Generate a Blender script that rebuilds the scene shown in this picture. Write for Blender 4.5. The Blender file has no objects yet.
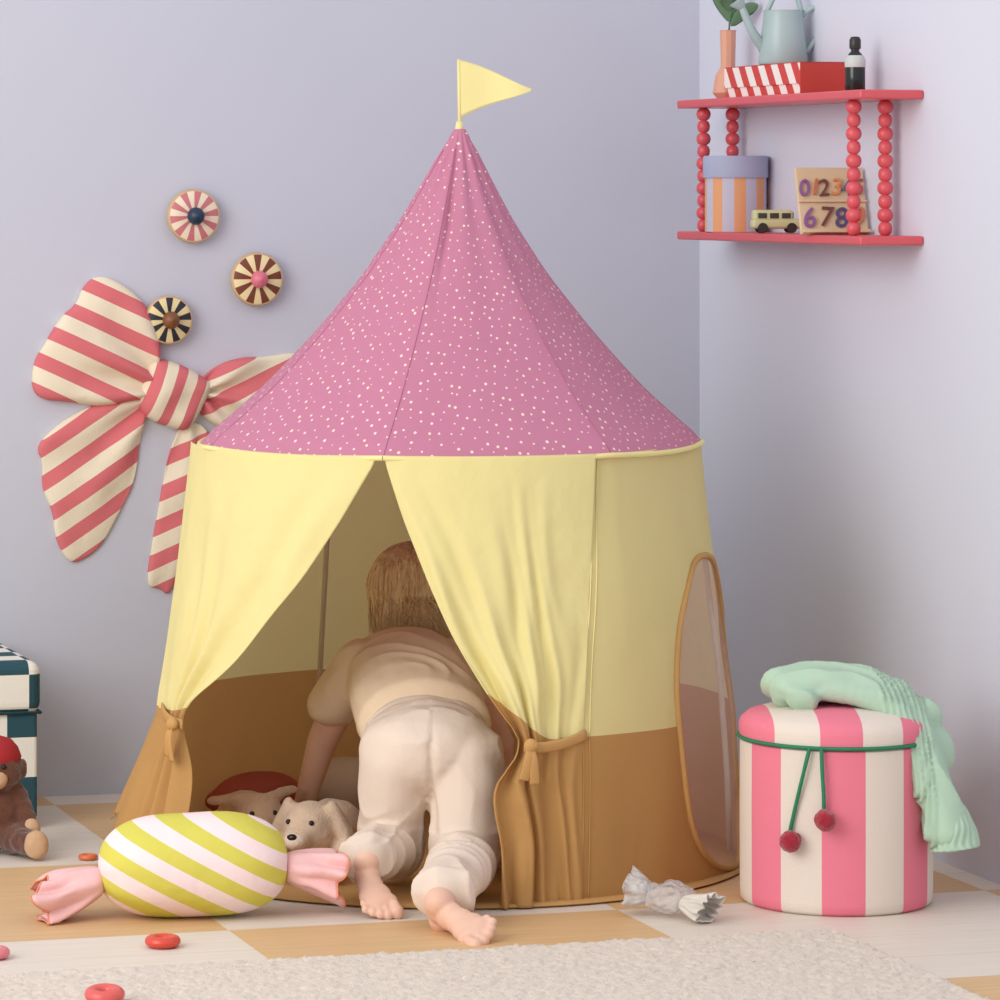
import bpy, bmesh, math, random
from mathutils import Vector, Matrix, noise, Euler
random.seed(7)
S=bpy.context.scene
S.view_settings.view_transform='Standard'
YAW=math.radians(15.7)
CA,SA=math.cos(YAW),math.sin(YAW)

# ------------------------------------------------------------------ materials
def lin(c):
    return tuple(((x/255)/12.92 if x/255<=0.04045 else ((x/255+0.055)/1.055)**2.4) for x in c)+(1,)
def newmat(name):
    m=bpy.data.materials.new(name); m.use_nodes=True
    nt=m.node_tree; b=nt.nodes['Principled BSDF']; o=nt.nodes['Material Output']
    return m,nt,b,o
def N(nt,t,**kw):
    n=nt.nodes.new(t)
    for k,v in kw.items(): setattr(n,k,v)
    return n
def mathn(nt,op,a,b=None,c=None):
    n=N(nt,'ShaderNodeMath',operation=op)
    for i,v in enumerate((a,b,c)):
        if v is None: continue
        if isinstance(v,(int,float)): n.inputs[i].default_value=v
        else: nt.links.new(v,n.inputs[i])
    return n.outputs[0]
def bump(nt,b,scale,strength,dist=0.002,coord=None):
    n=N(nt,'ShaderNodeTexNoise'); n.inputs['Scale'].default_value=scale; n.inputs['Detail'].default_value=3
    tc=N(nt,'ShaderNodeTexCoord'); nt.links.new(tc.outputs['Object'],n.inputs['Vector'])
    bp=N(nt,'ShaderNodeBump'); bp.inputs['Strength'].default_value=strength; bp.inputs['Distance'].default_value=dist
    nt.links.new(n.outputs['Fac'],bp.inputs['Height']); nt.links.new(bp.outputs['Normal'],b.inputs['Normal'])
def colvar(nt,b,c,amt=0.08,scale=8):
    n=N(nt,'ShaderNodeTexNoise'); n.inputs['Scale'].default_value=scale
    tc=N(nt,'ShaderNodeTexCoord'); nt.links.new(tc.outputs['Object'],n.inputs['Vector'])
    m=N(nt,'ShaderNodeMix',data_type='RGBA')
    c2=lin(tuple(x*(1-amt) for x in c))
    m.inputs[6].default_value=lin(c); m.inputs[7].default_value=c2
    nt.links.new(n.outputs['Fac'],m.inputs[0]); nt.links.new(m.outputs[2],b.inputs['Base Color'])
def plain(name,c,rough=0.7,bs=120,bstr=0.15,var=0.08,sheen=0.0,trans=0.0,sss=0.0,vscale=8,dist=0.002):
    m,nt,b,o=newmat(name)
    colvar(nt,b,c,var,vscale); b.inputs['Roughness'].default_value=rough
    if bstr: bump(nt,b,bs,bstr,dist)
    if sheen: b.inputs['Sheen Weight'].default_value=sheen
    if sss:
        b.inputs['Subsurface Weight'].default_value=sss; b.inputs['Subsurface Radius'].default_value=(0.01,0.004,0.002)
    if trans:
        t=N(nt,'ShaderNodeBsdfTranslucent'); t.inputs['Color'].default_value=lin(c)
        mx=N(nt,'ShaderNodeMixShader'); mx.inputs[0].default_value=trans
        nt.links.new(b.outputs[0],mx.inputs[1]); nt.links.new(t.outputs[0],mx.inputs[2]); nt.links.new(mx.outputs[0],o.inputs[0])
    return m
def two(name,c1,c2,facfn,rough=0.8,bs=150,bstr=0.15,trans=0.0,dist=0.002):
    m,nt,b,o=newmat(name)
    tc=N(nt,'ShaderNodeTexCoord'); sp=N(nt,'ShaderNodeSeparateXYZ'); nt.links.new(tc.outputs['Object'],sp.inputs[0])
    f=facfn(nt,tc,sp)
    mx=N(nt,'ShaderNodeMix',data_type='RGBA'); mx.inputs[6].default_value=lin(c1); mx.inputs[7].default_value=lin(c2)
    nt.links.new(f,mx.inputs[0]); nt.links.new(mx.outputs[2],b.inputs['Base Color'])
    b.inputs['Roughness'].default_value=rough
    if bstr: bump(nt,b,bs,bstr,dist)
    if trans:
        t=N(nt,'ShaderNodeBsdfTranslucent'); nt.links.new(mx.outputs[2],t.inputs['Color'])
        ms=N(nt,'ShaderNodeMixShader'); ms.inputs[0].default_value=trans
        nt.links.new(b.outputs[0],ms.inputs[1]); nt.links.new(t.outputs[0],ms.inputs[2]); nt.links.new(ms.outputs[0],o.inputs[0])
    return m
def stripes(name,c1,c2,d,period,off=0.0,duty=0.5,**kw):
    def f(nt,tc,sp):
        v=N(nt,'ShaderNodeVectorMath',operation='DOT_PRODUCT'); nt.links.new(tc.outputs['Object'],v.inputs[0]); v.inputs[1].default_value=d
        x=mathn(nt,'MULTIPLY_ADD',v.outputs['Value'],1/period,off)
        return mathn(nt,'GREATER_THAN',mathn(nt,'FRACT',x),duty)
    return two(name,c1,c2,f,**kw)
def angular(name,c1,c2,n,axes=(0,1),off=0.0,**kw):
    def f(nt,tc,sp):
        a=mathn(nt,'ARCTAN2',sp.outputs[axes[1]],sp.outputs[axes[0]])
        x=mathn(nt,'MULTIPLY_ADD',a,n/(2*math.pi),off)
        return mathn(nt,'GREATER_THAN',mathn(nt,'FRACT',x),0.5)
    return two(name,c1,c2,f,**kw)

# ------------------------------------------------------------------ geometry helpers
def grp(name,loc=(0,0,0),rz=0):
    e=bpy.data.objects.new(name,None); e.empty_display_size=0.05; e.location=loc; e.rotation_euler=(0,0,rz)
    S.collection.objects.link(e); return e
def par(o,p):
    if p is None: return o
    o.parent=p
    o.matrix_parent_inverse=(Matrix.Translation(p.location)@Matrix.Rotation(p.rotation_euler.z,4,'Z')).inverted()
    return o
def mobj(name,vs,fs,mat,parent=None,smooth=True,M=None,mats=None,fm=None):
    me=bpy.data.meshes.new(name); me.from_pydata([tuple(v) for v in vs],[],fs); me.update()
    bm=bmesh.new(); bm.from_mesh(me); bmesh.ops.recalc_face_normals(bm,faces=bm.faces); bm.to_mesh(me); bm.free()
    o=bpy.data.objects.new(name,me); S.collection.objects.link(o)
    for m in (mats or [mat]): me.materials.append(m)
    if fm:
        for i,p in enumerate(me.polygons): p.material_index=fm[i]
    if smooth:
        for p in me.polygons: p.use_smooth=True
    if M is not None: o.matrix_world=M
    par(o,parent); return o
def grid(name,nu,nv,fn,mat,parent=None,closeu=False,M=None,thick=0,mats=None,fmfn=None,uvfn=None):
    vs=[];fs=[];fm=[]
    cu=nu if closeu else nu+1
    for j in range(nv+1):
        for i in range(cu): vs.append(fn(i/nu,j/nv))
    for j in range(nv):
        for i in range(nu):
            a=j*cu+i; b=j*cu+(i+1)%cu
            fs.append((a,b,b+cu,a+cu))
            if fmfn: fm.append(fmfn((i+.5)/nu,(j+.5)/nv))
    me=bpy.data.meshes.new(name); me.from_pydata([tuple(v) for v in vs],[],fs); me.update()
    o=bpy.data.objects.new(name,me); S.collection.objects.link(o)
    for m in (mats or [mat]): me.materials.append(m)
    if uvfn:
        uv=me.uv_layers.new(name='UVMap')
        k=0
        for j in range(nv):
            for i in range(nu):
                for (ii,jj) in ((i,j),(i+1,j),(i+1,j+1),(i,j+1)):
                    uv.data[k].uv=uvfn(ii/nu,jj/nv); k+=1
    for i,p in enumerate(me.polygons):
        p.use_smooth=True
        if fmfn: p.material_index=fm[i]
    if M is not None: o.matrix_world=M
    if thick:
        s=o.modifiers.new('solid','SOLIDIFY'); s.thickness=thick; s.offset=0
    par(o,parent); return o
def lathe(name,prof,mat,parent=None,segs=48,M=None,smooth=True):
    vs=[];fs=[]
    for r,z in prof:
        for i in range(segs):
            a=2*math.pi*i/segs; vs.append((r*math.cos(a),r*math.sin(a),z))
    for j in range(len(prof)-1):
        for i in range(segs):
            a=j*segs+i;b=j*segs+(i+1)%segs; fs.append((a,b,b+segs,a+segs))
    if prof[0][0]>1e-5: fs.append(tuple(range(segs)))
    if prof[-1][0]>1e-5: fs.append(tuple((len(prof)-1)*segs+i for i in range(segs)))
    o=mobj(name,vs,fs,mat,parent,smooth,M)
    if smooth:
        e=o.modifiers.new('es','EDGE_SPLIT'); e.split_angle=math.radians(50)
    return o
def box(name,x0,x1,y0,y1,z0,z1,mat,parent=None,M=None,bev=0.002,seg=2):
    vs=[(x,y,z) for x in(x0,x1) for y in(y0,y1) for z in(z0,z1)]
    fs=[(0,1,3,2),(4,6,7,5),(0,4,5,1),(2,3,7,6),(0,2,6,4),(1,5,7,3)]
    o=mobj(name,vs,fs,mat,parent,False,M)
    if bev:
        b=o.modifiers.new('bev','BEVEL'); b.width=bev; b.segments=seg
    return o
def sweep(name,pts,rad,mat,parent=None,segs=12,M=None,flat=1.0,capped=True,ref=(0,0,1),rfn=None):
    pts=[Vector(p) for p in pts]; n=len(pts)
    if not isinstance(rad,(list,tuple)): rad=[rad]*n
    vs=[];fs=[]
    up=Vector(ref)
    for i,p in enumerate(pts):
        t=(pts[min(i+1,n-1)]-pts[max(i-1,0)]).normalized()
        s=t.cross(up)
        if s.length<1e-3: s=t.cross(Vector((1,0,0)))
        s.normalize(); u=s.cross(t).normalized()
        r=rad[i]
        rx,ry=(r if isinstance(r,(list,tuple)) else (r,r*flat))
        for k in range(segs):
            a=2*math.pi*k/segs
            f=rfn(i/(n-1),a) if rfn else 1
            vs.append(p+s*math.cos(a)*rx*f+u*math.sin(a)*ry*f)
    for j in range(n-1):
        for i in range(segs):
            a=j*segs+i;b=j*segs+(i+1)%segs; fs.append((a,b,b+segs,a+segs))
    if capped: fs.append(tuple(range(segs))); fs.append(tuple((n-1)*segs+i for i in range(segs)))
    return mobj(name,vs,fs,mat,parent,True,M)
def cr(pts,n=8):
    P=[Vector(p) for p in pts]; out=[]
    for i in range(len(P)-1):
        p0=P[max(i-1,0)];p1=P[i];p2=P[i+1];p3=P[min(i+2,len(P)-1)]
        for k in range(n):
            t=k/n
            out.append(0.5*((2*p1)+(p2-p0)*t+(2*p0-5*p1+4*p2-p3)*t*t+(3*p1-p0-3*p2+p3)*t**3))
    out.append(P[-1]); return out
_ico=None
def ico():
    global _ico
    if _ico is None:
        bm=bmesh.new(); bmesh.ops.create_icosphere(bm,subdivisions=3,radius=1)
        _ico=([v.co.copy() for v in bm.verts],[tuple(v.index for v in f.verts) for f in bm.faces]); bm.free()
    return _ico
def ell(c,r,rot=None):
    if isinstance(r,(int,float)): r=(r,r,r)
    return (Vector(c),r,rot)
def cap(p1,r1,p2,r2,n=9):
    p1=Vector(p1);p2=Vector(p2);o=[]
    if isinstance(r1,(int,float)): r1=(r1,)*3
    if isinstance(r2,(int,float)): r2=(r2,)*3
    for i in range(n):
        t=i/(n-1); o.append(ell(p1.lerp(p2,t),tuple(a+(b-a)*t for a,b in zip(r1,r2))))
    return o
def blob(name,items,mat,parent=None,voxel=0.005,smooth=6,disp=None,M=None,T=None,wrinkle=None):
    vs=[];fs=[]; iv,iff=ico()
    for c,r,rot in items:
        b=len(vs)
        for v in iv:
            q=Vector((v.x*r[0],v.y*r[1],v.z*r[2]))
            if rot is not None: q=rot@q
            q=q+c
            if T is not None: q=T@q
            vs.append(q)
        fs+= [tuple(i+b for i in f) for f in iff]
    o=mobj(name,vs,fs,mat,parent,True,M)
    m=o.modifiers.new('rm','REMESH'); m.mode='VOXEL'; m.voxel_size=voxel; m.use_smooth_shade=True
    if smooth:
        m=o.modifiers.new('sm','SMOOTH'); m.factor=0.5; m.iterations=smooth
    if disp:
        tx=bpy.data.textures.new(name+'_t','CLOUDS'); tx.noise_scale=disp[1]; tx.noise_depth=1
        d=o.modifiers.new('dp','DISPLACE'); d.texture=tx; d.strength=disp[0]; d.mid_level=0.5; d.texture_coords='LOCAL'
        m=o.modifiers.new('sm2','SMOOTH'); m.factor=0.5; m.iterations=3
    if wrinkle:
        bpy.context.view_layer.update()
        dg=bpy.context.evaluated_depsgraph_get()
        me=bpy.data.meshes.new_from_object(o.evaluated_get(dg))
        o.modifiers.clear(); o.data=me
        ns=[v.normal.copy() for v in me.vertices]
        for v,nv in zip(me.vertices,ns): v.co=v.co+nv*wrinkle(v.co,nv)
        me.update()
        m=o.modifiers.new('sm3','SMOOTH'); m.factor=0.5; m.iterations=1
    return o
def chaikin(p,n=2):
    for _ in range(n):
        q=[]
        for i in range(len(p)):
            a=p[i];b=p[(i+1)%len(p)]
            q.append((a[0]*.75+b[0]*.25,a[1]*.75+b[1]*.25)); q.append((a[0]*.25+b[0]*.75,a[1]*.25+b[1]*.75))
        p=q
    return p
def puff(name,outline,T,mat,parent=None,M=None,y0=0.0,rings=14,seed=0,cen=None,wr=0.004,knot=None,fold=0.0,nf=7):
    """padded fabric piece lying on the wall: local x,z outline, bulging towards -y, with folds fanning out of the knot"""
    o=chaikin(outline,2)
    q=[]
    for i in range(len(o)):
        a=o[i];b=o[(i+1)%len(o)]; q.append(a); q.append(((a[0]+b[0])/2,(a[1]+b[1])/2))
    o=q; n=len(o)
    cx,cz=cen or (sum(p[0] for p in o)/n,sum(p[1] for p in o)/n)
    vs=[];fs=[]
    for k in range(rings+1):
        ph=k/rings*math.pi/2; s=math.cos(ph); h=T*(math.sin(ph)**0.6)
        if k==rings: s=0.02
        for p in o:
            x=cx+(p[0]-cx)*s; z=cz+(p[1]-cz)*s
            w=noise.noise(Vector((x*18+seed,z*18,seed)))*wr*min(1,k/3)
            if knot:
                dx,dz=x-knot[0],z-knot[1]; dd=math.hypot(dx,dz); an=math.atan2(dz,dx)
                w+=fold*math.sin(an*nf+seed+1.5*noise.noise(Vector((dd*8,an,seed))))*min(1,k/3)*max(.25,1-dd*3.0)
            vs.append((x,y0-0.003-max(0,h+w),z))
    for k in range(rings):
        for i in range(n):
            a=k*n+i;b=k*n+(i+1)%n; fs.append((a,b,b+n,a+n))
    fs.append(tuple(rings*n+i for i in range(n)))
    b0=len(vs)
    for p in o: vs.append((p[0],y0,p[1]))
    for i in range(n):
        fs.append((i,(i+1)%n,b0+(i+1)%n,b0+i))
    fs.append(tuple(b0+i for i in range(n)))
    return mobj(name,vs,fs,mat,parent,True,M)
def interp(tab,x):
    if tab[0][0]>tab[-1][0]: tab=tab[::-1]
    if x<=tab[0][0]: return tab[0][1]
    for (a,b),(c,d) in zip(tab,tab[1:]):
        if x<=c:
            t=(x-a)/(c-a); return b+(d-b)*t
    return tab[-1][1]
def sinterp(tab,x):
    e=0.02
    return (interp(tab,x-e)+2*interp(tab,x)+interp(tab,x+e))/4

RZ=Matrix.Rotation(YAW,4,'Z')
# ------------------------------------------------------------------ room
BW=0.825; RW=0.797
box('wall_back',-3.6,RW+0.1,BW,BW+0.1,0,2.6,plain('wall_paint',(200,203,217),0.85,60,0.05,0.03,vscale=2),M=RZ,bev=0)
box('wall_right',RW,RW+0.1,-4.2,BW,0,2.6,plain('wall_paint_side_lit',(216,220,233),0.85,60,0.05,0.03,vscale=2),M=RZ,bev=0)  # back wall's paint made lighter: this side's brighter light is in the colour
def floormat():
    m,nt,b,o=newmat('floor_painted_tiles')
    tc=N(nt,'ShaderNodeTexCoord'); sp=N(nt,'ShaderNodeSeparateXYZ'); nt.links.new(tc.outputs['Object'],sp.inputs[0])
    L=0.645
    ax=mathn(nt,'DIVIDE',mathn(nt,'ADD',sp.outputs[0],0.54),L); ay=mathn(nt,'DIVIDE',mathn(nt,'ADD',sp.outputs[1],0.57),L)
    s=mathn(nt,'ADD',mathn(nt,'FLOOR',ax),mathn(nt,'FLOOR',ay))
    odd=mathn(nt,'GREATER_THAN',mathn(nt,'FRACT',mathn(nt,'MULTIPLY',s,0.5)),0.25)
    mp=N(nt,'ShaderNodeMapping'); mp.inputs['Scale'].default_value=(3,60,3); nt.links.new(tc.outputs['Object'],mp.inputs[0])
    nz=N(nt,'ShaderNodeTexNoise'); nz.inputs['Scale'].default_value=1.5; nz.inputs['Detail'].default_value=6; nt.links.new(mp.outputs[0],nz.inputs['Vector'])
    A=N(nt,'ShaderNodeMix',data_type='RGBA'); A.inputs[6].default_value=lin((234,225,214)); A.inputs[7].default_value=lin((216,203,188)); nt.links.new(nz.outputs['Fac'],A.inputs[0])
    B=N(nt,'ShaderNodeMix',data_type='RGBA'); B.inputs[6].default_value=lin((226,192,146)); B.inputs[7].default_value=lin((204,163,114)); nt.links.new(nz.outputs['Fac'],B.inputs[0])
    C=N(nt,'ShaderNodeMix',data_type='RGBA'); nt.links.new(odd,C.inputs[0]); nt.links.new(A.outputs[2],C.inputs[6]); nt.links.new(B.outputs[2],C.inputs[7])
    jx=mathn(nt,'LESS_THAN',mathn(nt,'FRACT',mathn(nt,'MULTIPLY',ay,4)),0.012)
    D=N(nt,'ShaderNodeMix',data_type='RGBA'); nt.links.new(mathn(nt,'MULTIPLY',jx,0.3),D.inputs[0]); nt.links.new(C.outputs[2],D.inputs[6]); D.inputs[7].default_value=lin((140,115,90))
    nt.links.new(D.outputs[2],b.inputs['Base Color']); b.inputs['Roughness'].default_value=0.5
    return m
box('floor',-3.6,RW,-5.0,BW,-0.05,0,floormat(),M=RZ,bev=0)

# rug (room aligned)
cream=plain('rug_wool',(230,214,198),1.0,300,0.8,0.12,vscale=60,sheen=.3)
RA0,RA1,RB0,RB1=-1.9,.355,-2.1,-.868
def rugfn(u,v):
    W=RA1-RA0; Hh=RB1-RB0
    a=RA0+u*W; b=RB0+v*Hh
    e=min(u*W,(1-u)*W,(1-v)*Hh,v*Hh)
    h=0.014*min(1,e/0.012)
    n=noise.noise(Vector((a*55,b*55,0)))*0.003+noise.noise(Vector((a*170,b*170,3)))*0.005
    jx=noise.noise(Vector((a*60,b*60,9)))*0.006
    return (a+jx*(1 if e<0.02 else 0),b+jx*(1 if e<0.02 else 0),max(0.001,h+n*min(1,e/0.012)) if e>0 else 0.0005)
grid('rug',520,280,rugfn,cream,M=RZ)

# ------------------------------------------------------------------ tent
tent=grp('play_tent',(0,0,0))
YEL=(246,236,170); OCH=(206,160,98); PNK=(202,130,158)
def zf(nt,tc,sp): return mathn(nt,'LESS_THAN',sp.outputs[2],0.268)
def zuv(nt,tc,sp):
    s2=N(nt,'ShaderNodeSeparateXYZ'); nt.links.new(tc.outputs['UV'],s2.inputs[0])
    return mathn(nt,'LESS_THAN',s2.outputs[1],0.268)
wallfab=two('tent_cotton',YEL,OCH,zf,rough=0.9,bs=9,bstr=0.25,trans=0.38,dist=0.02)
curfab=two('tent_curtain_cotton',YEL,OCH,zuv,rough=0.9,bs=14,bstr=0.3,trans=0.25,dist=0.02)
ochfab=plain('tent_ochre',(202,156,94),0.9,12,0.3,0.08)
yelfab=plain('tent_yellow_trim',(242,230,160),0.9,60,0.1,0.05)
def roofmat():
    m,nt,b,o=newmat('tent_roof_dots')
    tc=N(nt,'ShaderNodeTexCoord')
    v=N(nt,'ShaderNodeTexVoronoi',voronoi_dimensions='2D'); v.inputs['Scale'].default_value=50; v.inputs['Randomness'].default_value=0.65
    nt.links.new(tc.outputs['UV'],v.inputs['Vector'])
    sc=N(nt,'ShaderNodeSeparateColor'); nt.links.new(v.outputs['Color'],sc.inputs[0])
    th=mathn(nt,'MULTIPLY_ADD',sc.outputs[0],0.09,0.055)
    f=mathn(nt,'LESS_THAN',v.outputs['Distance'],th)
    mx=N(nt,'ShaderNodeMix',data_type='RGBA'); mx.inputs[6].default_value=lin(PNK); mx.inputs[7].default_value=lin((250,228,212))
    nt.links.new(f,mx.inputs[0]); nt.links.new(mx.outputs[2],b.inputs['Base Color']); b.inputs['Roughness'].default_value=0.9
    bump(nt,b,7,0.25,0.02)
    t=N(nt,'ShaderNodeBsdfTranslucent'); nt.links.new(mx.outputs[2],t.inputs['Color'])
    ms=N(nt,'ShaderNodeMixShader'); ms.inputs[0].default_value=0.12
    nt.links.new(b.outputs[0],ms.inputs[1]); nt.links.new(t.outputs[0],ms.inputs[2]); nt.links.new(ms.outputs[0],o.inputs[0])
    return m
RP=[(1.262,.006),(1.252,.015),(1.22,.032),(1.179,.054),(1.101,.099),(1.005,.165),(.913,.243),(.817,.334),(.76,.398),(.722,.447)]
NP=7; T0=math.radians(-15.5)
def P(th,r,z): return Vector((r*math.sin(th),-r*math.cos(th),z))
def roofz(v): return 1.262+(0.722-1.262)*v
def roof(u,v):
    th=2*math.pi*u+T0; z=roofz(v); r=sinterp(RP,z)
    k=abs(math.sin(NP*(th-T0)/2))
    r*=1-0.035*k*min(1,v*2)
    r+=0.007*noise.noise(Vector((math.sin(th)*2,math.cos(th)*2,z*4)))*v*(1-v**8)
    # tension pleats fanning out of the peak, and the slack fold beside the front seam
    r+=0.003*(1-v)*math.sin(th*14)*min(1,v*8)
    dth=(th-T0)
    r+=-0.010*math.exp(-((dth-.09)/.045)**2)*math.exp(-((v-.32)/.16)**2)
    q=P(th,r,z-0.004*k*v**6); q.x+=0.024*(1-v)
    return q
SL=0.70
def roofuv(u,v):
    s=v*SL; a=2*math.pi*u*0.45/SL
    return (s*math.cos(a)+2,s*math.sin(a)+2)
grid('roof',280,80,roof,roofmat(),tent,closeu=False,uvfn=roofuv)
seam=plain('tent_roof_seam',(188,112,144),0.9,60,.1)
for k in range(NP):
    sweep('roof_seam_%d'%k,[roof(k/NP,v/30)+Vector((0,0,0.0003)) for v in range(2,31)],0.0009,seam,tent,6)
ring=[roof(i/196,1)*1.0+Vector((0,0,-.003)) for i in range(197)]
ring=[Vector((p.x*1.008,p.y*1.008,p.z)) for p in ring]
sweep('eaves_piping',ring,(0.0045),yelfab,tent,8,capped=False)
WR=[(.722,.441),(.6,.455),(.5,.466),(.4,.479),(.27,.495),(.12,.504),(0,.508)]
SEAM_R=[(.722,31.6),(.5,28),(.27,24.5),(0,23.5)]
SEAM_L=-88
def wr(th,z):
    r=sinterp(WR,z)
    k=abs(math.sin(NP*(th-T0)/2)); f=max(0,(z-.3)/.42)
    r*=1-0.035*k*f
    r+=0.006*math.sin(th*17+z*2)*noise.noise(Vector((th*3,z*3,2)))+0.008*noise.noise(Vector((th*2.2,z*5,7)))
    return r
def wall(u,v):
    z=0.720*(1-v)+0.002
    a=interp(SEAM_R,z); th=math.radians(a+(360+SEAM_L-a)*u)
    return P(th,wr(th,z),z)
WC,WH=70,21
def win_w(z):
    """half width (deg) of the arched window at height z"""
    if z>.535 or z<.012: return 0
    if z>.27: return WH*math.sqrt(max(0,1-((z-.27)/.265)**2))
    return WH*(max(0,1-((.27-z)/.258)**3.2))**(1/2.4)
def wfm(u,v):
    z=0.720*(1-v)+0.002; a=interp(SEAM_R,z); th=a+(360+SEAM_L-a)*u
    return 1 if abs(th-WC)<win_w(z) else 0
def meshmat():
    m,nt,b,o=newmat('tent_window_mesh')
    b.inputs['Base Color'].default_value=lin((248,214,214)); b.inputs['Roughness'].default_value=0.9
    t=N(nt,'ShaderNodeBsdfTransparent'); mx=N(nt,'ShaderNodeMixShader'); mx.inputs[0].default_value=0.27
    nt.links.new(t.outputs[0],mx.inputs[1]); nt.links.new(b.outputs[0],mx.inputs[2]); nt.links.new(mx.outputs[0],o.inputs[0])
    return m
grid('wall_panels',300,110,wall,None,tent,mats=[wallfab,meshmat()],fmfn=wfm)
rimp=[]
zs=[.535-.0005-.5225*(1-math.cos(math.pi*i/60))/2 for i in range(61)]
for sgn in (1,-1):
    for z in (zs if sgn==1 else zs[::-1]):
        th=math.radians(WC+sgn*win_w(z)); rimp.append(P(th,wr(th,z)+0.002,z))
rimp.append(rimp[0])
sweep('window_binding',rimp,0.0055,ochfab,tent,8,capped=False,ref=(.94,-.34,0.01))
# curtains
INR=[(.722,-15.5),(.62,-11),(.524,-6),(.427,-0.5),(.33,6.5),(.27,11.5),(.24,10.5),(.205,6.5),(.17,6),(.1,7.5),(0,7.5)]
def cz_r(u,v): return 0.720*(1-v)+0.003
def cur_r(u,v):
    z=cz_r(u,v)
    ai=sinterp(INR,z); ao=interp(SEAM_R,z)
    tie=math.exp(-((z-.262)/.06)**2)
    uu=u*(1-tie*.6)+tie*.6*u**2.2
    th=math.radians(ai+(ao-ai)*uu)
    r=sinterp(WR,z)+0.001
    A=0.013*min(1,max(0,(0.70-z)/.35))*(1-0.35*tie)
    w=(1-u)**0.6
    nz=noise.noise(Vector((u*3.3,z*3.5,5)))
    r+=A*w*math.sin(2*math.pi*(4.2*u+.9*nz+0.25*math.sin(z*7)))+0.010*tie*w
    r+=A*.35*w*math.sin(2*math.pi*(9.5*u+1.3*nz+z))*(1 if z>.2 else .4)
    if z<.25: r+=0.020*min(1,(.25-z)/.08)*w*(0.5+0.5*math.sin(u*8+4*nz))
    r+=0.018*math.exp(-((z-.34)/.07)**2)*math.sin(math.pi*min(1,u*1.6))*(1 if u<.625 else 0)
    return P(th,r,z)
grid('curtain_near_window',120,140,cur_r,curfab,tent,thick=0.0015,uvfn=lambda u,v:(u,cz_r(u,v)-.075*max(0,1-u*1.5)**1.6))
INL=[(.722,-16.5),(.616,-24.5),(.504,-34),(.40,-44.5),(.286,-57),(.262,-59),(.2,-59),(.1,-58),(0,-58)]
def cz_l(u,v):
    zb=0.045+0.03*math.sin(u*9)
    return .72+(zb-.72)*v
def cur_l(u,v):
    z=cz_l(u,v)
    ai=sinterp(INL,z); ao=SEAM_L-4*max(0,(.27-z)/.2)
    tie=math.exp(-((z-.262)/.06)**2)
    th0=ai+(ao-ai)*u
    if tie>0: th0=th0+(-67-th0)*tie*0.55*(1-u)**.7
    th=math.radians(th0)
    r=sinterp(WR,z)+0.001
    w=(1-u)**0.5
    nz=noise.noise(Vector((u*3.3,z*3.5,15)))
    A=0.012*min(1,max(0,(0.70-z)/.4))
    r+=A*w*math.sin(2*math.pi*(4.6*u+.9*nz+0.2*math.sin(z*9)))*(1-.4*tie)+0.006*tie
    r+=max(0,(.25-z)/.2)*(0.035+0.045*u)
    return P(th,r,z)
grid('curtain_far_side',120,140,cur_l,curfab,tent,thick=0.0015,uvfn=lambda u,v:(u,cz_l(u,v)-.02*(1-u)**2))
for nm,fn in (('a',lambda z:math.radians(interp(SEAM_R,z))),('b',lambda z:math.radians(interp(SEAM_R,z)+1.3))):
    sweep('wall_seam_'+nm,[P(fn(z),wr(fn(z),z)+0.001,z) for z in [0.715-0.445*i/40 for i in range(41)]],0.0010,yelfab,tent,6)
    sweep('wall_seam_low_'+nm,[P(fn(z),wr(fn(z),z)+0.001,z) for z in [0.267-0.26*i/20 for i in range(21)]],0.0010,ochfab,tent,6)
def tieband(nm,a0,a1,z0,z1,rr):
    pts=[]
    for i in range(13):
        t=i/12; a=math.radians(a0+(a1-a0)*t); z=z0+(z1-z0)*t-0.006*math.sin(math.pi*t)
        pts.append(P(a,sinterp(WR,z)+rr*(1-t)+0.004,z))
    sweep(nm,pts,[(0.003,0.009)]*13,ochfab,tent,10)
tieband('tie_band_near_window',11.5,25,.260,.272,.034)
tieband('tie_band_far_side',-60,-80,.262,.275,.022)
def knot(nm,a,z,rr):
    c=P(math.radians(a),rr,z); t=Vector((math.cos(math.radians(a)),math.sin(math.radians(a)),0)); o=P(math.radians(a),1,0)
    blob(nm,[ell(c,(.011,.009,.012)),ell(c+t*.006,(.008,.008,.009))],ochfab,tent,0.0025,3)
    for i,(dx,dz) in enumerate(((-.012,-.055),(.006,-.062))):
        sweep(nm+'_end_%d'%i,cr([c,c+t*dx*.5+o*.008+Vector((0,0,dz*.4)),c+t*dx+o*.004+Vector((0,0,dz))],6),[(.0055+.0003*j,.0014) for j in range(13)],ochfab,tent,8,ref=tuple(o))
knot('tie_knot_near_window',12.5,.264,.537); knot('tie_knot_far_side',-61.5,.262,.532)
polem=plain('tent_pole',(225,215,195),0.5,50,0)
for i,a in enumerate((31,87,146,207,-89)):
    th=math.radians(a)
    sweep('pole_%d'%i,[P(th,sinterp(WR,z)-0.016,z) for z in (0.012,.15,.3,.45,.6,.70)],0.005,polem,tent,10)
lathe('groundsheet',[(0.0,0.001),(0.522,0.001),(0.528,0.004),(0.522,0.008),(0.50,0.008),(0,0.008)],ochfab,tent,96)
sweep('flag_cuff',[(.022,0,1.24),(.0235,0,1.275)],[0.009,0.006],yelfab,tent,12)
sweep('flag_pole',[(.024,0,1.25),(.022,0,1.383)],0.003,yelfab,tent,10)
def flag(u,v):
    L=0.128*u
    top=1.383-.049*u; bot=1.280+.052*u
    z=top+(bot-top)*v
    return (0.022+L,0.008*math.sin(u*6)*u,z+0.003*math.sin(u*5))
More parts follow.
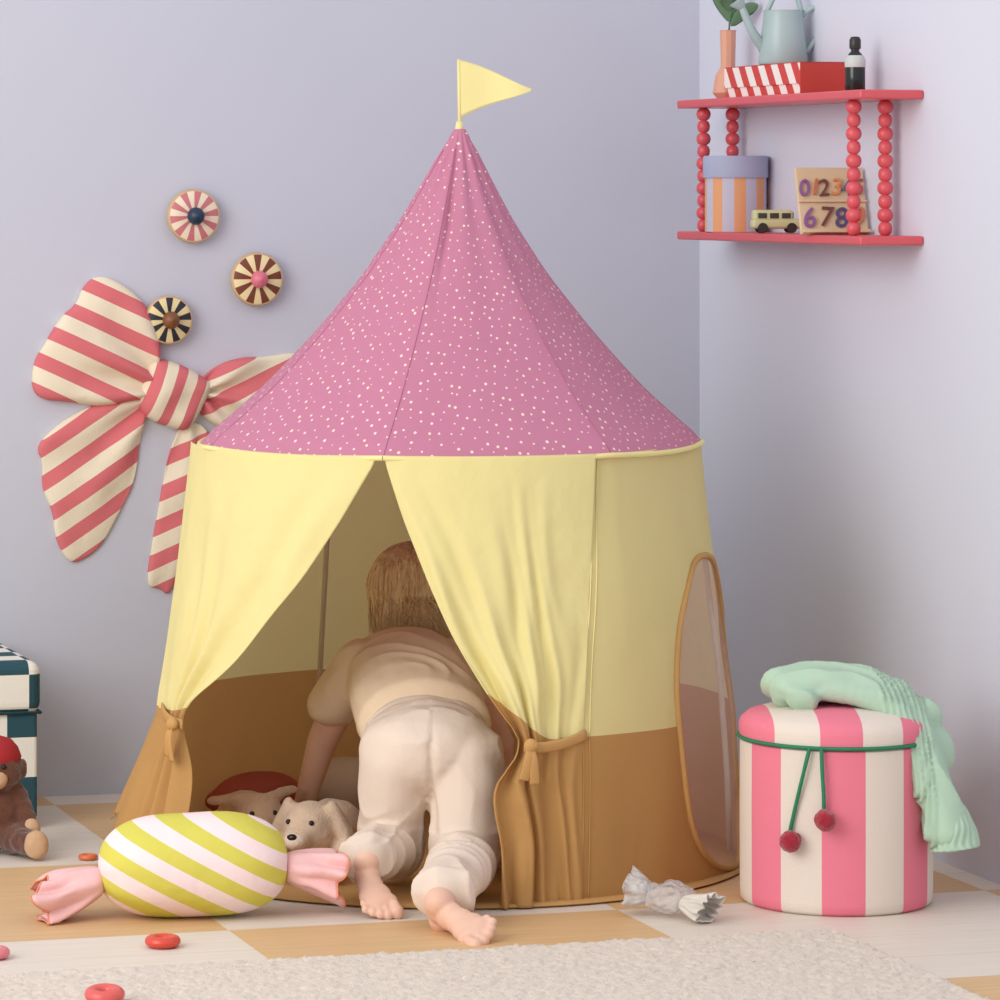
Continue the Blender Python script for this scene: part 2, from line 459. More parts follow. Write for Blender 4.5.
grid('flag',30,14,flag,yelfab,tent,thick=0.003)

# ------------------------------------------------------------------ things inside the tent
cush=plain('cushion_red',(188,92,80),0.9,80,.3,.15)
cushw=plain('cushion_grey',(234,224,220),0.9,80,.3,.1)
def cushion(name,loc,rx,ry,h,mat,rz=0):
    def f(u,v):
        a=2*math.pi*u; b=math.pi*(v-0.5)
        c,s=math.cos(a),math.sin(a)
        q=(abs(c)**4+abs(s)**4)**(-0.25)
        e=max(0.001,math.cos(b))**0.6
        x=c*q*rx*e; y=s*q*ry*e
        z=h*math.sin(b)*(1-0.45*min(1,(x/rx)**2*(y/ry)**2*4))
        n=0.006*noise.noise(Vector((x*14,y*14,z*9)))
        return (x,y,h+0.010+z+n)
    M=Matrix.Translation(loc)@Matrix.Rotation(rz,4,'Z')
    return grid(name,64,24,f,mat,None,closeu=True,M=M)
cushion('seat_cushion',(-.330,.265,0),.10,.065,.046,cush,.9)
cushion('seat_cushion',(-.165,.375,0),.085,.06,.052,cushw,-.2)
cushion('seat_cushion',(.27,.12,0),.13,.13,.035,plain('cushion_rose',(214,132,128),.9,80,.3,.15),.4)
cushion('seat_cushion',(.125,-.20,0),.070,.10,.035,plain('cushion_pink',(236,176,172),.9,80,.3,.15),.3)

def plush(name,loc,rz,sc,col,col2,longear=False):
    e=grp(name,loc,rz)
    T=Matrix.Translation(loc)@Matrix.Rotation(rz,4,'Z')@Matrix.Scale(sc,4)
    fur=plain(name+'_fur',col,1.0,260,0.9,0.14,sheen=.4,vscale=40); f2=plain(name+'_pad',col2,1.0,200,0.5,0.1)
    its=[ell((-.02,0,.055),(.09,.06,.052)),ell((.09,0,.068),(.055,.052,.052)),ell((.135,-.005,.054),(.035,.03,.027))]
    its+=cap((.05,-.05,.03),.026,(.13,-.085,.02),.02)+cap((.05,.05,.03),.026,(.12,.095,.02),.02)
    its+=cap((-.07,-.04,.03),.03,(-.14,-.085,.022),.022)+cap((-.07,.04,.03),.03,(-.14,.085,.022),.022)
    if longear:
        its+=cap((.085,-.03,.11),(.012,.012,.014),(.05,-.085,.10),(.018,.02,.010))+cap((.085,.03,.11),(.012,.012,.014),(.04,.08,.115),(.018,.02,.010))
    else:
        its+=cap((.085,-.045,.105),(.018,.012,.02),(.078,-.078,.05),(.020,.010,.024))+cap((.085,.045,.105),(.018,.012,.02),(.078,.078,.05),(.020,.010,.024))
    blob('body',its,fur,e,0.005,4,disp=(.006*sc,.02),T=T)
    dk=plain(name+'_dark',(35,24,22),.3,50,0)
    blob('nose',[ell((.168,-.005,.060),(.008,.011,.007))],dk,e,.003,1,T=T)
    blob('eyes',[ell((.135,-.026,.084),.0055),ell((.135,.022,.084),.0055)],dk,e,.0015,0,T=T)
    blob('muzzle_patch',[ell((.146,-.005,.052),(.027,.024,.020))],f2,e,.003,1,T=T)
    blob('paw_pads',[ell((.147,-.09,.02),(.008,.016,.014)),ell((-.155,-.09,.022),(.009,.017,.015))],f2,e,.003,1,T=T)
    return e
plush('plush_dog',(-.208,-.05,0.008),math.radians(-112),0.88,(238,212,186),(250,232,216))
plush('plush_bunny',(-.345,.07,0.008),math.radians(-75),0.84,(232,198,164),(244,218,196),True)

# ------------------------------------------------------------------ child
child=grp('child',(-.05,-.35,0.01))
skin=plain('skin',(238,194,170),0.55,90,0.05,0.08,sss=0.15,vscale=25)
shirt=plain('shirt_cotton',(236,212,182),0.9,200,0.2,0.05)
pants=plain('trousers_linen',(232,214,197),0.95,300,0.3,0.06)
def fold(x,sharp=1.0):
    return 1-2*abs(math.sin(x))**.8
def pw(p,n):
    w=noise.noise(Vector((p.x*9,p.y*9,p.z*9))); w2=noise.noise(Vector((p.x*16+4,p.y*16,p.z*16)))
    m=max(0,.5+.8*noise.noise(Vector((p.x*13+9,p.y*13,p.z*13))))
    side=1 if p.x>-.04 else -1
    out=.0035*w+.003*w2
    if p.z>.11:
        # pulls radiating from the seat down the thigh
        out+=.0042*m*fold((p.z*.62+side*p.x*.8)*44+5*w)
        out-=.006*math.exp(-((p.x+.040)/.006)**2)*(1 if n.y<-.2 else 0)*min(1,max(0,(.30-p.z)/.05))
    k=min(1,max(0,(.17-p.z)/.08))
    out+=.0040*k*(.4+m)*fold(p.y*62+p.x*18+4*w)
    return out
it=[ell((-.042,-.33,.238),(.113,.10,.078)),ell((-.042,-.375,.235),(.118,.078,.076)),ell((-.045,-.27,.25),(.100,.06,.064))]
it+=cap((-.098,-.375,.22),(.062,.068,.068),(-.104,-.345,.070),(.055,.056,.055),14)
it+=cap((.018,-.380,.22),(.066,.070,.068),(.016,-.425,.070),(.059,.057,.056),14)
it+=cap((-.104,-.36,.070),(.053,.052,.050),(-.144,-.510,.086),(.044,.040,.040),14)
it+=cap((.016,-.43,.070),(.057,.054,.052),(-.028,-.680,.060),(.047,.038,.041),16)
it+=[ell((-.146,-.522,.086),(.048,.014,.041)),ell((-.030,-.694,.058),(.053,.016,.044))]
blob('trousers',it,pants,child,0.0034,8,wrinkle=pw)
def sw_(p,n):
    w=noise.noise(Vector((p.x*9,p.y*9+3,p.z*9))); w2=noise.noise(Vector((p.x*17,p.y*17+3,p.z*17)))
    m=max(0,.5+.8*noise.noise(Vector((p.x*12+2,p.y*12,p.z*12))))
    k=min(1,max(0.15,(p.y+.26)/.06))
    return (.004*w+.003*w2)*k+.0038*m*k*fold(p.y*40+p.x*22+5*w)
it=[]
it+=cap((-.045,-.248,.260),(.113,.030,.081),(-.055,-.16,.285),(.114,.07,.084),14)
it+=cap((-.055,-.16,.285),(.114,.07,.084),(-.062,-.06,.305),(.114,.09,.086),10)
it+=cap((-.062,-.06,.305),(.114,.09,.086),(-.068,.02,.314),(.106,.075,.080),8)
it+=cap((-.145,.0,.325),.052,(-.196,.035,.255),(.048,.050,.040),9)
it+=cap((.012,.0,.325),.052,(.060,.055,.255),(.047,.050,.040),9)
it+=[ell((-.066,.055,.368),(.048,.035,.034))]
blob('shirt',it,shirt,child,0.004,6,wrinkle=sw_)
def hand(origin,direc,nrm,side,s=1.0):
    x=Vector(direc).normalized(); z=(Vector(nrm)-x*Vector(nrm).dot(x)).normalized(); y=z.cross(x)*side
    o=Vector(origin)
    def L(a,b,c): return o+x*a*s+y*b*s+z*c*s
    R=Matrix((x,y,z)).transposed()
    its=[ell(L(.025,0,0),(.030*s,.022*s,.011*s),R),ell(L(.005,0,0),(.018*s,.015*s,.012*s),R)]
    for b,l in ((-.017,.034),(-.006,.040),(.006,.037),(.017,.028)):
        its+=cap(L(.045,b,.001),.0058*s,L(.045+l*.55,b*1.35,.004),.0052*s,6)
        its+=cap(L(.045+l*.55,b*1.35,.004),.0052*s,L(.045+l,b*1.5,-.004),.0044*s,5)
    its+=cap(L(.012,-.018,0),.0075*s,L(.030,-.037,-.002),.006*s,5)+cap(L(.030,-.037,-.002),.006*s,L(.046,-.042,-.004),.005*s,5)
    return its
it=[]
it+=cap((-.16,.0,.32),.036,(-.215,.08,.185),.027,12)
it+=cap((-.215,.08,.185),.027,(-.250,.140,.055),.018,12)
it+=hand((-.252,.148,.034),(-.15,.9,-.12),(0,.1,1),1,1.0)
it+=cap((.03,.0,.32),.036,(.095,.07,.185),.027,12)
it+=cap((.095,.07,.185),.027,(.10,.15,.055),.018,12)
it+=hand((.10,.158,.034),(.1,.9,-.12),(0,.1,1),-1,1.0)
it+=cap((-.066,.06,.36),.034,(-.060,.11,.41),.034,8)
H=Vector((-.056,.135,.447))
it+=[ell(H,(.066,.074,.074)),ell(H+Vector((0,.025,-.03)),(.052,.055,.05)),
     ell(H+Vector((0,.083,-.022)),(.009,.012,.010)),
     ell(H+Vector((-.069,.005,-.015)),(.007,.013,.018)),ell(H+Vector((.069,.005,-.015)),(.007,.013,.018)),
     ell(H+Vector((0,.074,-.047)),(.018,.007,.005)),
     ell(H+Vector((-.034,.058,-.032)),(.02,.018,.018)),ell(H+Vector((.034,.058,-.032)),(.02,.018,.018))]
blob('body_skin',it,skin,child,0.003,3)
eyew=plain('eye_dark',(60,45,40),.2,50,0)
blob('eyes',[ell(H+Vector((-.027,.071,-.008)),(.009,.005,.006)),ell(H+Vector((.027,.071,-.008)),(.009,.005,.006))],eyew,child,.002,1)
blob('mouth',[ell(H+Vector((0,.081,-.047)),(.015,.003,.003))],plain('lips',(205,120,115),.5,50,0),child,.0015,1)
def foot(heel,toe,soln,side,s=1.0):
    x=(Vector(toe)-Vector(heel)).normalized(); n=Vector(soln); n=(n-x*n.dot(x)).normalized()
    z=-n; y=z.cross(x)*side; o=Vector(heel); R=Matrix((x,y,z)).transposed()
    def L(a,b,c): return o+x*a*s+y*b*s+z*c*s
    def E(a,b,c,r): return ell(L(a,b,c),tuple(q*s for q in r),R)
    its=[E(.0,0,.02,(.024,.022,.024)),E(.022,0,.022,(.026,.021,.022)),E(.045,-.002,.022,(.028,.022,.019)),E(.066,-.001,.018,(.026,.027,.016)),
         E(.082,.000,.014,(.020,.031,.013)),E(-.004,0,.045,(.020,.020,.026))]
    for b,a,r in ((.021,.108,.0120),(.005,.110,.0085),(-.007,.106,.008),(-.0175,.100,.0075),(-.027,.092,.0072)):
        its+=[E(a-.012,b,.010,(r,r*.75,r*.8)),E(a,b,.010,(r*1.05,r*.95,r))]
    return its
fl=foot((-.150,-.535,.088),(-.120,-.605,.018),(.15,-.75,.6),-1,1.0)+cap((-.146,-.50,.085),.026,(-.148,-.530,.080),.024,5)
fr=foot((-.040,-.725,.055),(.036,-.815,.014),(-.2,-.55,.8),1,1.05)+cap((-.030,-.670,.052),.027,(-.038,-.720,.048),.024,6)
blob('foot_one',fl,skin,child,0.0025,2); blob('foot_two',fr,skin,child,0.0025,2)
def hairmat():
    m,nt,b,o=newmat('child_hair')
    tc=N(nt,'ShaderNodeTexCoord'); mp=N(nt,'ShaderNodeMapping'); mp.inputs['Scale'].default_value=(110,110,7); nt.links.new(tc.outputs['Object'],mp.inputs[0])
    nz=N(nt,'ShaderNodeTexNoise'); nz.inputs['Scale'].default_value=1.5; nt.links.new(mp.outputs[0],nz.inputs['Vector'])
    r=N(nt,'ShaderNodeValToRGB'); r.color_ramp.elements[0].position=.3; r.color_ramp.elements[0].color=lin((210,168,118)); r.color_ramp.elements[1].position=.66; r.color_ramp.elements[1].color=lin((254,234,192))
    nt.links.new(nz.outputs['Fac'],r.inputs[0]); nt.links.new(r.outputs[0],b.inputs['Base Color']); b.inputs['Roughness'].default_value=.45
    return m
hm=hairmat()
blob('hair_cap',[ell(H+Vector((0,-.012,.008)),(.0715,.072,.073)),ell(H+Vector((0,-.035,-.03)),(.060,.043,.05)),ell(H+Vector((.005,-.045,-.060)),(.046,.024,.026))],hm,child,.004,3)
cd=bpy.data.curves.new('hair_strands','CURVE'); cd.dimensions='3D'; cd.bevel_depth=0.0009; cd.bevel_resolution=0; cd.use_fill_caps=True
crown=Vector((0.01,-.15,.98)).normalized()
for i in range(2400):
    az=random.uniform(0,2*math.pi)
    d=Vector((math.cos(az),math.sin(az),0))
    front=d.y>0.55
    if front and random.random()<.4: continue
    maxa=(1.0 if front else 1.75)+random.uniform(-.1,.12)
    a0=random.uniform(0.02,1.1)
    pts=[];R=Vector((.0755,.0775,.078)); lf_=random.uniform(.96,1.05); ph=random.uniform(0,6)
    tw=random.uniform(-.3,.3)
    for k in range(9):
        a=a0+(maxa-a0)*k/8
        dd=Vector((math.cos(az+tw*k/8),math.sin(az+tw*k/8),0))
        q=crown*math.cos(a)+dd*math.sin(a)
        lift=lf_+0.015*math.sin(k*.9+ph)
        pts.append(H+Vector((0,-.012,.006))+Vector((q.x*R.x,q.y*R.y,q.z*R.z))*lift)
    if not front:
        e=pts[-1]
        ln=random.uniform(.030,.072)+.018*math.sin(az*5)+.010*math.sin(az*11+1); sw2=random.uniform(-.006,.014)
        for k in range(1,5): pts.append(e+Vector((sw2*k*.7-d.x*.004*k,-0.006*k+random.uniform(-.002,.002),-ln*k/4)))
    sp=cd.splines.new('POLY'); sp.points.add(len(pts)-1)
    for j,p in enumerate(pts):
        sp.points[j].co=(p.x,p.y,p.z,1); sp.points[j].radius=1.2 if j<len(pts)-2 else .5
ho=bpy.data.objects.new('hair_strands',cd); S.collection.objects.link(ho); cd.materials.append(hm); par(ho,child)

# ------------------------------------------------------------------ candy cushion
cm=Matrix.Translation((-.424,-.580,.083))@Matrix.Rotation(math.radians(5),4,'Z')@Matrix.Rotation(math.radians(-1.5),4,'Y')
candy=grp('candy_cushion',(-.424,-.585,0))
cstripe=stripes('candy_stripes',(212,204,86),(246,224,224),(.50,0,.87),.047,0.15,rough=.75,bs=40,bstr=.3,dist=.006)
def candyf(u,v):
    x=(v-.5)*0.302; t=abs(2*v-1)
    r=.0735*(max(0,1-t**3.4))**0.5+.010
    a=2*math.pi*u
    r*=1+0.03*math.sin(a*9)*t**3+0.04*noise.noise(Vector((x*9,math.sin(a)*1.2,math.cos(a)*1.2)))
    return (x,r*math.cos(a),r*math.sin(a)*.97)
grid('candy_body',96,80,candyf,cstripe,candy,closeu=True,M=cm)
pinksat=plain('wrapper_satin',(248,196,194),.45,20,.5,.1,dist=.01)
orange=plain('wrapper_edge',(240,150,110),.6,50,.1)
def frill(name,o,d,L,r0,r1,mat,parent,flat=.55,rip=9,edge=None,up=(0,0,1),droop=0.0):
    o=Vector(o);d=Vector(d).normalized(); s=d.cross(Vector(up)).normalized(); w=s.cross(d).normalized()
    def f(u,v):
        a=2*math.pi*u; r=r0+(r1-r0)*(v**0.5)
        nn_=noise.noise(Vector((math.cos(a)*1.5,math.sin(a)*1.5,v*2+L*50)))
        k=1+0.20*v*math.sin(rip*a+2*nn_)+.25*v*nn_
        p=o+d*(L*v*(1+.08*math.sin(3*a)+.15*nn_))+s*(r*k*math.cos(a))+w*(r*k*math.sin(a)*flat)+Vector((0,0,-droop*v))
        if p.z<0.004: p.z=0.004+0.001*math.sin(a*5)
        return p
    grid(name,108,18,f,mat,parent,closeu=True,thick=.0015)
    if edge: sweep(name+'_edge',[f(i/108,1) for i in range(109)],.0016,edge,parent,6,capped=False)
frill('wrapper_end_left',(-.566,-.598,.062),(-1,-.12,-.12),.100,.022,.054,pinksat,candy,.75,7,orange,droop=.024)
frill('wrapper_end_right',(-.278,-.568,.078),(1,.12,-.1),.088,.024,.050,pinksat,candy,.75,7,orange,droop=.010)
frill('wrapper_core_left',(-.588,-.600,.056),(-1,-.12,-.12),.070,.012,.030,pinksat,candy,.8,5,None,droop=.018)
# crumpled pink cloth on the tent floor beside the knees
blob('pink_cloth',[ell((-.232,-.335,.034),(.050,.045,.026)),ell((-.262,-.31,.030),(.035,.035,.022)),ell((-.215,-.29,.032),(.035,.04,.024))],plain('cloth_pink',(240,178,174),.8,200,.3,.1),None,.004,3,
     wrinkle=lambda p,n:(.004*fold(p.x*60+p.y*30+5*noise.noise(Vector((p.x*12,p.y*12,p.z*12))))) if p.z>.02 else 0)

# ------------------------------------------------------------------ toy rings
def torus(name,loc,R,r,mat,tilt=0):
    M=Matrix.Translation(loc)@Matrix.Rotation(tilt,4,'X')
    def f(u,v):
        a=2*math.pi*u;b=2*math.pi*v
        return ((R+r*math.cos(b))*math.cos(a),(R+r*math.cos(b))*math.sin(a),r*math.sin(b)*.9)
    return grid(name,48,16,f,mat,None,closeu=True,M=M)
red=plain('ring_red',(222,76,58),.35,50,.02); rpk=plain('ring_pink',(232,130,140),.35,50,.02)
torus('toy_ring',(-.4635,-.83,.0095),.018,.0095,red)
torus('toy_ring',(-.716,-.92,.0095),.017,.009,rpk)
torus('toy_ring',(-.528,-1.315,.028),.018,.0105,plain('ring_coral',(226,96,90),.35,50,.02),math.radians(6))
torus('toy_ring',(-.62,-.05,.005),.012,.005,plain('ring_orange',(226,120,66),.35,50,.02))

# ------------------------------------------------------------------ wrapped sweet (clear foil)
def foil():
    m,nt,b,o=newmat('clear_wrapper')
    b.inputs['Base Color'].default_value=lin((228,226,224)); b.inputs['Roughness'].default_value=.12
    bump(nt,b,60,1.0,.014)
    t=N(nt,'ShaderNodeBsdfTransparent'); mx=N(nt,'ShaderNodeMixShader'); mx.inputs[0].default_value=.45
    nt.links.new(t.outputs[0],mx.inputs[1]); nt.links.new(b.outputs[0],mx.inputs[2]); nt.links.new(mx.outputs[0],o.inputs[0])
    return m
fm_=foil()
sw=grp('wrapped_sweet',(.335,-.58,0))
blob('sweet_body',[ell((.335,-.575,.030),(.044,.036,.026))],fm_,sw,.004,2,disp=(.018,.016))
frill('sweet_end_left',(.305,-.570,.034),(-.9,.25,.22),.040,.014,.036,fm_,sw,.8,7)
frill('sweet_end_right',(.355,-.600,.026),(.72,-.68,-.1),.054,.012,.032,plain('paper_twist',(226,220,210),.5,60,.4),sw,.7,11)

# ------------------------------------------------------------------ stool / storage pouf
SX,SY=.619,-.433
pouf=grp('storage_pouf',(SX,SY,0))
PK=(234,126,146); CR=(228,215,202)
ps=angular('pouf_stripes',PK,CR,7,(0,1),.064,rough=.9,bs=220,bstr=.3)
lathe('pouf_body',[(.150,0.001),(.155,.006),(.156,.02),(.1565,.15),(.156,.262),(.150,.266)],ps,pouf,112,M=Matrix.Translation((SX,SY,0)))
pl=stripes('pouf_lid_stripes',PK,CR,(1,0,0),.135,.34,rough=.9,bs=220,bstr=.3)
lathe('pouf_lid',[(.150,0),(.157,.003),(.158,.018),(.155,.028),(.143,.038),(.115,.046),(.07,.051),(0,.053)],pl,pouf,112,M=Matrix.Translation((SX,SY,.268)))
green=plain('green_cord',(40,134,92),.8,200,.4)
sweep('piping',[(SX+.1585*math.cos(a*math.pi/36),SY+.1585*math.sin(a*math.pi/36),.268) for a in range(73)],.003,green,pouf,8,capped=False)
pom=plain('pompom_red',(186,26,52),1.0,400,1.0,.3,sheen=.5,vscale=120)
def cord(nm,x0,x1,z1):
    y=lambda x:SY-math.sqrt(max(0,.160**2-(x-SX)**2))-.004
    sweep(nm,cr([(x0,y(x0),.268),((x0*.7+x1*.3),y((x0*.7+x1*.3))-.002,.23),(x1*.8+x0*.2,y(x1)-.002,z1+.03),(x1,y(x1),z1)],8),.0032,green,pouf,8)
    c=(x1,y(x1)-.014,z1-.008)
    blob(nm+'_pompom',[ell(c,.018)],pom,pouf,.003,1,disp=(.006,.006))
cord('cord_one',.556,.526,.128); cord('cord_two',.574,.578,.165)
# draped mint garment : soft folded cloth
mint=plain('mint_muslin',(184,212,188),.95,300,.35,.06)
def gw(p,n):
    w=noise.noise(Vector((p.x*8,p.y*8,p.z*8+2))); w2=noise.noise(Vector((p.x*18,p.y*18,p.z*18+2)))
    t=min(1,max(0,(p.x-.68)/.08))
    along=(p.y*1.0+(p.z*.75)+p.x*.25)*(1-t)+(p.x*.9+p.y*.8+p.z*.3)*t
    return .005*w+.003*w2+.0062*fold(along*58+4.5*w)*(.7+.5*w2)
it=[]
gp=cr([(.540,-.430,.350),(.572,-.425,.356),(.61,-.425,.358),(.655,-.430,.352),(.695,-.445,.334),(.730,-.470,.300),(.752,-.500,.255),(.762,-.525,.205),(.774,-.542,.165),(.782,-.550,.132)],4)
for i,p in enumerate(gp):
    t=i/(len(gp)-1)
    if t<.45: it.append(ell(p,(.036,.066-.012*abs(t-.2),.028)))
    else:
        q=(t-.45)/.55; it.append(ell(p,(.038-.006*math.sin(q*3),.048-.006*q,.036)))
it+=[ell((.535,-.445,.342),(.026,.040,.024)),ell((.560,-.475,.336),(.03,.03,.022)),ell((.60,-.46,.352),(.03,.03,.022))]
it+=[ell((.752,-.455,.300),(.036,.04,.034)),ell((.772,-.475,.25),(.030,.04,.04))]
for p in cr([(.60,-.475,.346),(.655,-.49,.338),(.70,-.50,.320),(.728,-.52,.28),(.742,-.54,.235),(.748,-.548,.20)],4): it.append(ell(p,(.024,.020,.022)))
sh=blob('draped_garment',it,mint,None,.0035,4,wrinkle=gw)
path3=cr([(.776,-.545,.162),(.790,-.549,.138),(.795,-.552,.104)],12)
sweep('garment_cuff',path3,[(.031+.0004*j,.028+.0004*j) for j in range(25)],mint,sh,72,rfn=lambda t,a:1+.05*math.sin(18*a)+.12*noise.noise(Vector((math.cos(a),math.sin(a),t*3))))

# ------------------------------------------------------------------ wall bow
def A_from_t(t): return (-.749*CA+.646*SA)+t
bx=A_from_t(.254)
BM=RZ@Matrix.Translation((bx,BW,.766))
bow=grp('fabric_bow',(BM.translation.x,BM.translation.y,BM.translation.z),YAW)
def pxl(l): return [((x-170)/500.0,(393-y)/521.0) for x,y in l]
BC=(232,220,196); BP=(212,112,118)
def bs(nm,d,off=0.0,per=.056): return stripes('bow_'+nm,BP,BC,(d[0],0,d[1]),per,off,duty=.48,rough=.95,bs=160,bstr=.35)
K0=(0,.0)
puff('loop_left',pxl([(165,395),(158,370),(160,352),(158,330),(143,300),(118,280),(98,274),(84,286),(78,304),(62,316),(50,338),(36,360),(34,386),(44,398),(70,400),(100,406),(130,402)]),.028,bs('ll',(.42,.90),.1),bow,BM,seed=1,knot=K0,fold=.018,nf=10)
puff('tail_left',pxl([(150,400),(128,396),(92,404),(62,420),(38,444),(46,460),(44,486),(56,510),(56,532),(70,562),(88,556),(104,542),(118,515),(136,480),(140,440)]),.014,bs('tl',(-.55,.83),.3),bow,BM,seed=2,wr=.006,knot=K0,fold=.011,nf=11)
puff('loop_right',pxl([(195,410),(195,385),(215,366),(240,358),(262,358),(300,352),(330,372),(335,420),(300,440),(255,438),(215,428)]),.026,bs('lr',(-.42,.9),.2),bow,BM,seed=3,knot=(.05,0),fold=.014,nf=9)
puff('tail_right',pxl([(182,420),(205,425),(215,450),(196,500),(190,545),(176,580),(168,596),(160,588),(146,586),(152,545),(160,500),(168,455)]),.013,bs('tr',(-.4,.9),.2),bow,BM,seed=4,wr=.005,knot=(.03,-.03),fold=.007,nf=10)
puff('knot',pxl([(148,364),(162,356),(210,380),(206,398),(188,430),(174,430),(138,414),(140,388)]),.045,bs('kn',(.93,-.37),.2,.042),bow,BM,seed=5,wr=.010)

# ------------------------------------------------------------------ wall knobs
def knob(loc_t,z,c1,c2,cc,n,wood,r=.052):
    M=RZ@Matrix.Translation((A_from_t(loc_t),BW,z))@Matrix.Rotation(math.radians(90),4,'X')
    g=grp('wall_knob',M.translation,0)
    lathe('disc_rim',[(r*.8,0.012),(r*.97,.014),(r*1.0,.019),(r*.97,.026),(r*.9,.0275),(r*.85,.0275)],wood,g,64,M=M)
    lathe('disc_face',[(0.001,.0285),(r*.5,.0285),(r*.90,.0280),(r*.94,.026),(r*.94,.02)],angular('knob_%d'%int(z*1000),c1,c2,n,(0,1),rough=.5,bstr=0),g,64,M=M)
    lathe('stem',[(.012,0),(.012,.014),(.02,.014)],wood,g,24,M=M)
    lathe('centre_ball',[(.011,.028),(.015,.032),(.017,.040),(.0155,.048),(.010,.054),(0,.057)],cc,g,32,M=M)
wd=plain('beech',(220,184,140),.5,80,.1,.15)
knob(.296,1.106,(200,118,124),(238,222,196),plain('knob_blue',(28,52,78),.4,50,0),10,wd)
knob(.422,.984,(120,62,42),(238,220,170),plain('knob_pink',(226,120,140),.4,50,0),9,wd)
knob(.247,.907,(38,42,54),(232,214,160),plain('knob_brown',(130,78,40),.4,50,0),9,wd,.047)

# ------------------------------------------------------------------ shelf on right wall
cornx,corny=RW*CA-BW*SA, RW*SA+BW*CA
d=Vector((SA,-CA,0)); nn=Vector((-CA,-SA,0))
def SP(s,w,z=0): return Vector((cornx,corny,z))+d*s+nn*w
def RS(s,w,z,rot=0): return Matrix.Translation(SP(s,w,z))@Matrix.Rotation(YAW-math.pi/2+rot,4,'Z')
shelf=grp('wall_shelf',SP(.62,.06,1.065),0)
coral=plain('coral_lacquer',(220,90,98),.35,60,.03,.04)
ZT,ZB=1.322,1.068
for nm,z in (('top_board',ZT),('bottom_board',ZB)):
    box(nm,-.437,.437,-.06,.06,-.008,.008,coral,shelf,M=RS(.621,.0605,z),bev=.004,seg=3)
k=0
for s in (.249,.961):
    for w in (.030,.090):
        prof=[(.004,0)]
        nb=10; H0=ZT-ZB-.016; hh=H0/nb
        for b in range(nb):
            rb=.0125+ (.0015 if b%2 else 0)
            for j in range(9):
                a=math.pi*(j+.5)/9; prof.append((.0045+(rb-.0045)*math.sin(a),hh*b+hh*(1-math.cos(a))/2))
        prof.append((.004,H0))
        lathe('bead_post_%d'%k,prof,coral,shelf,24,M=Matrix.Translation(SP(s,w,ZB+.008))); k+=1
zt=ZT+.0085; zb=ZB+.0085
bxr=grp('striped_gift_box',SP(.567,.055,zt),0)
whr=stripes('box_diagonals',(208,62,52),(244,236,228),(.8,0,.6),.050,.1,rough=.5,bstr=0)
redm=plain('box_red',(204,66,56),.5,60,.03)
box('box_base',-.178,.178,-.043,.043,0,.034,whr,bxr,M=RS(.567,.055,zt),bev=.001)
lidm=RS(.567,.055,zt)
box('box_lid_side',-.182,.1815,-.047,.0455,.018,.056,whr,bxr,M=lidm,bev=.001)
box('box_end_panel',.1815,.1835,-.0465,.0455,.0005,.0555,redm,bxr,M=lidm,bev=.0005)
box('box_lid_top',-.182,.183,-.047,.0455,.056,.0575,redm,bxr,M=lidm,bev=.0005)
vase=grp('bud_vase',SP(.30,.06,zt),0)
pch=plain('vase_peach',(230,170,142),.35,60,.03)
VM=Matrix.Translation(SP(.30,.06,zt))
lathe('vase_body',[(.020,0),(.030,.012),(.024,.045),(.014,.062),(.014,.075),(.0155,.13),(.0165,.132),(.011,.132),(.010,.08)],pch,vase,10,M=VM,smooth=False)
lf=plain('leaf_green',(96,132,98),.6,50,.2)
vb=SP(.30,.06,zt)
sweep('stem',[vb+Vector((0,0,.10)),vb+Vector((.004,0,.16)),vb+Vector((.015,0,.19))],.002,lf,vase,6)
for i,(dx,dy,dz) in enumerate(((.05,-.02,.04),(-.035,.0,.055),(.02,.01,.08),(.045,.01,.005),(-.02,-.02,.03))):
    p0=vb+Vector((.006,0,.140+.007*i)); p1=p0+Vector((dx,dy,dz))
    m=(p0+p1)/2+Vector((0,0,.008))
    sweep('leaf_%d'%i,cr([p0,m,p1],5),[(.001,.001)]+[(.012*math.sin(math.pi*(j+.5)/11)+.001,.0012) for j in range(1,10)]+[(.001,.0008)],lf,vase,8,ref=(0,1,0.2))
can=grp('watering_can',SP(.56,.055,zt+.058),0)
teal=plain('can_enamel',(174,196,196),.35,60,.03)
cb=SP(.56,.055,zt+.0585)
lathe('can_body',[(.044,0),(.046,.004),(.040,.06),(.036,.095),(.037,.10),(.034,.10),(.033,.09),(0,.088)],teal,can,40,M=Matrix.Translation(cb))
sweep('spout',cr([cb+Vector((-.036,0,.03)),cb+Vector((-.058,-.01,.06)),cb+Vector((-.078,-.012,.105))],6),[.011-.0004*j for j in range(13)],teal,can,12)
lathe('spout_rose',[(.006,0),(.016,.016),(.016,.018),(0,.018)],teal,can,20,M=Matrix.Translation(cb+Vector((-.077,-.012,.103)))@Matrix.Rotation(-.6,4,'Y'))
sweep('handle',cr([cb+Vector((.034,0,.09)),cb+Vector((.060,0,.105)),cb+Vector((.066,0,.06)),cb+Vector((.042,0,.022))],6),.005,teal,can,10)
sweep('top_handle',cr([cb+Vector((-.03,0,.098)),cb+Vector((-.01,0,.135)),cb+Vector((.02,0,.135)),cb+Vector((.034,0,.098))],6),.005,teal,can,10)
bot=grp('small_bottle',SP(.888,.055,zt),0); bM=Matrix.Translation(SP(.888,.055,zt))@Matrix.Scale(1.08,4)
lathe('bottle_body',[(.015,0),(.0165,.003),(.0165,.052),(.011,.062),(.007,.066),(.007,.072)],plain('bottle_glass',(26,34,32),.15,50,0),bot,32,M=bM)
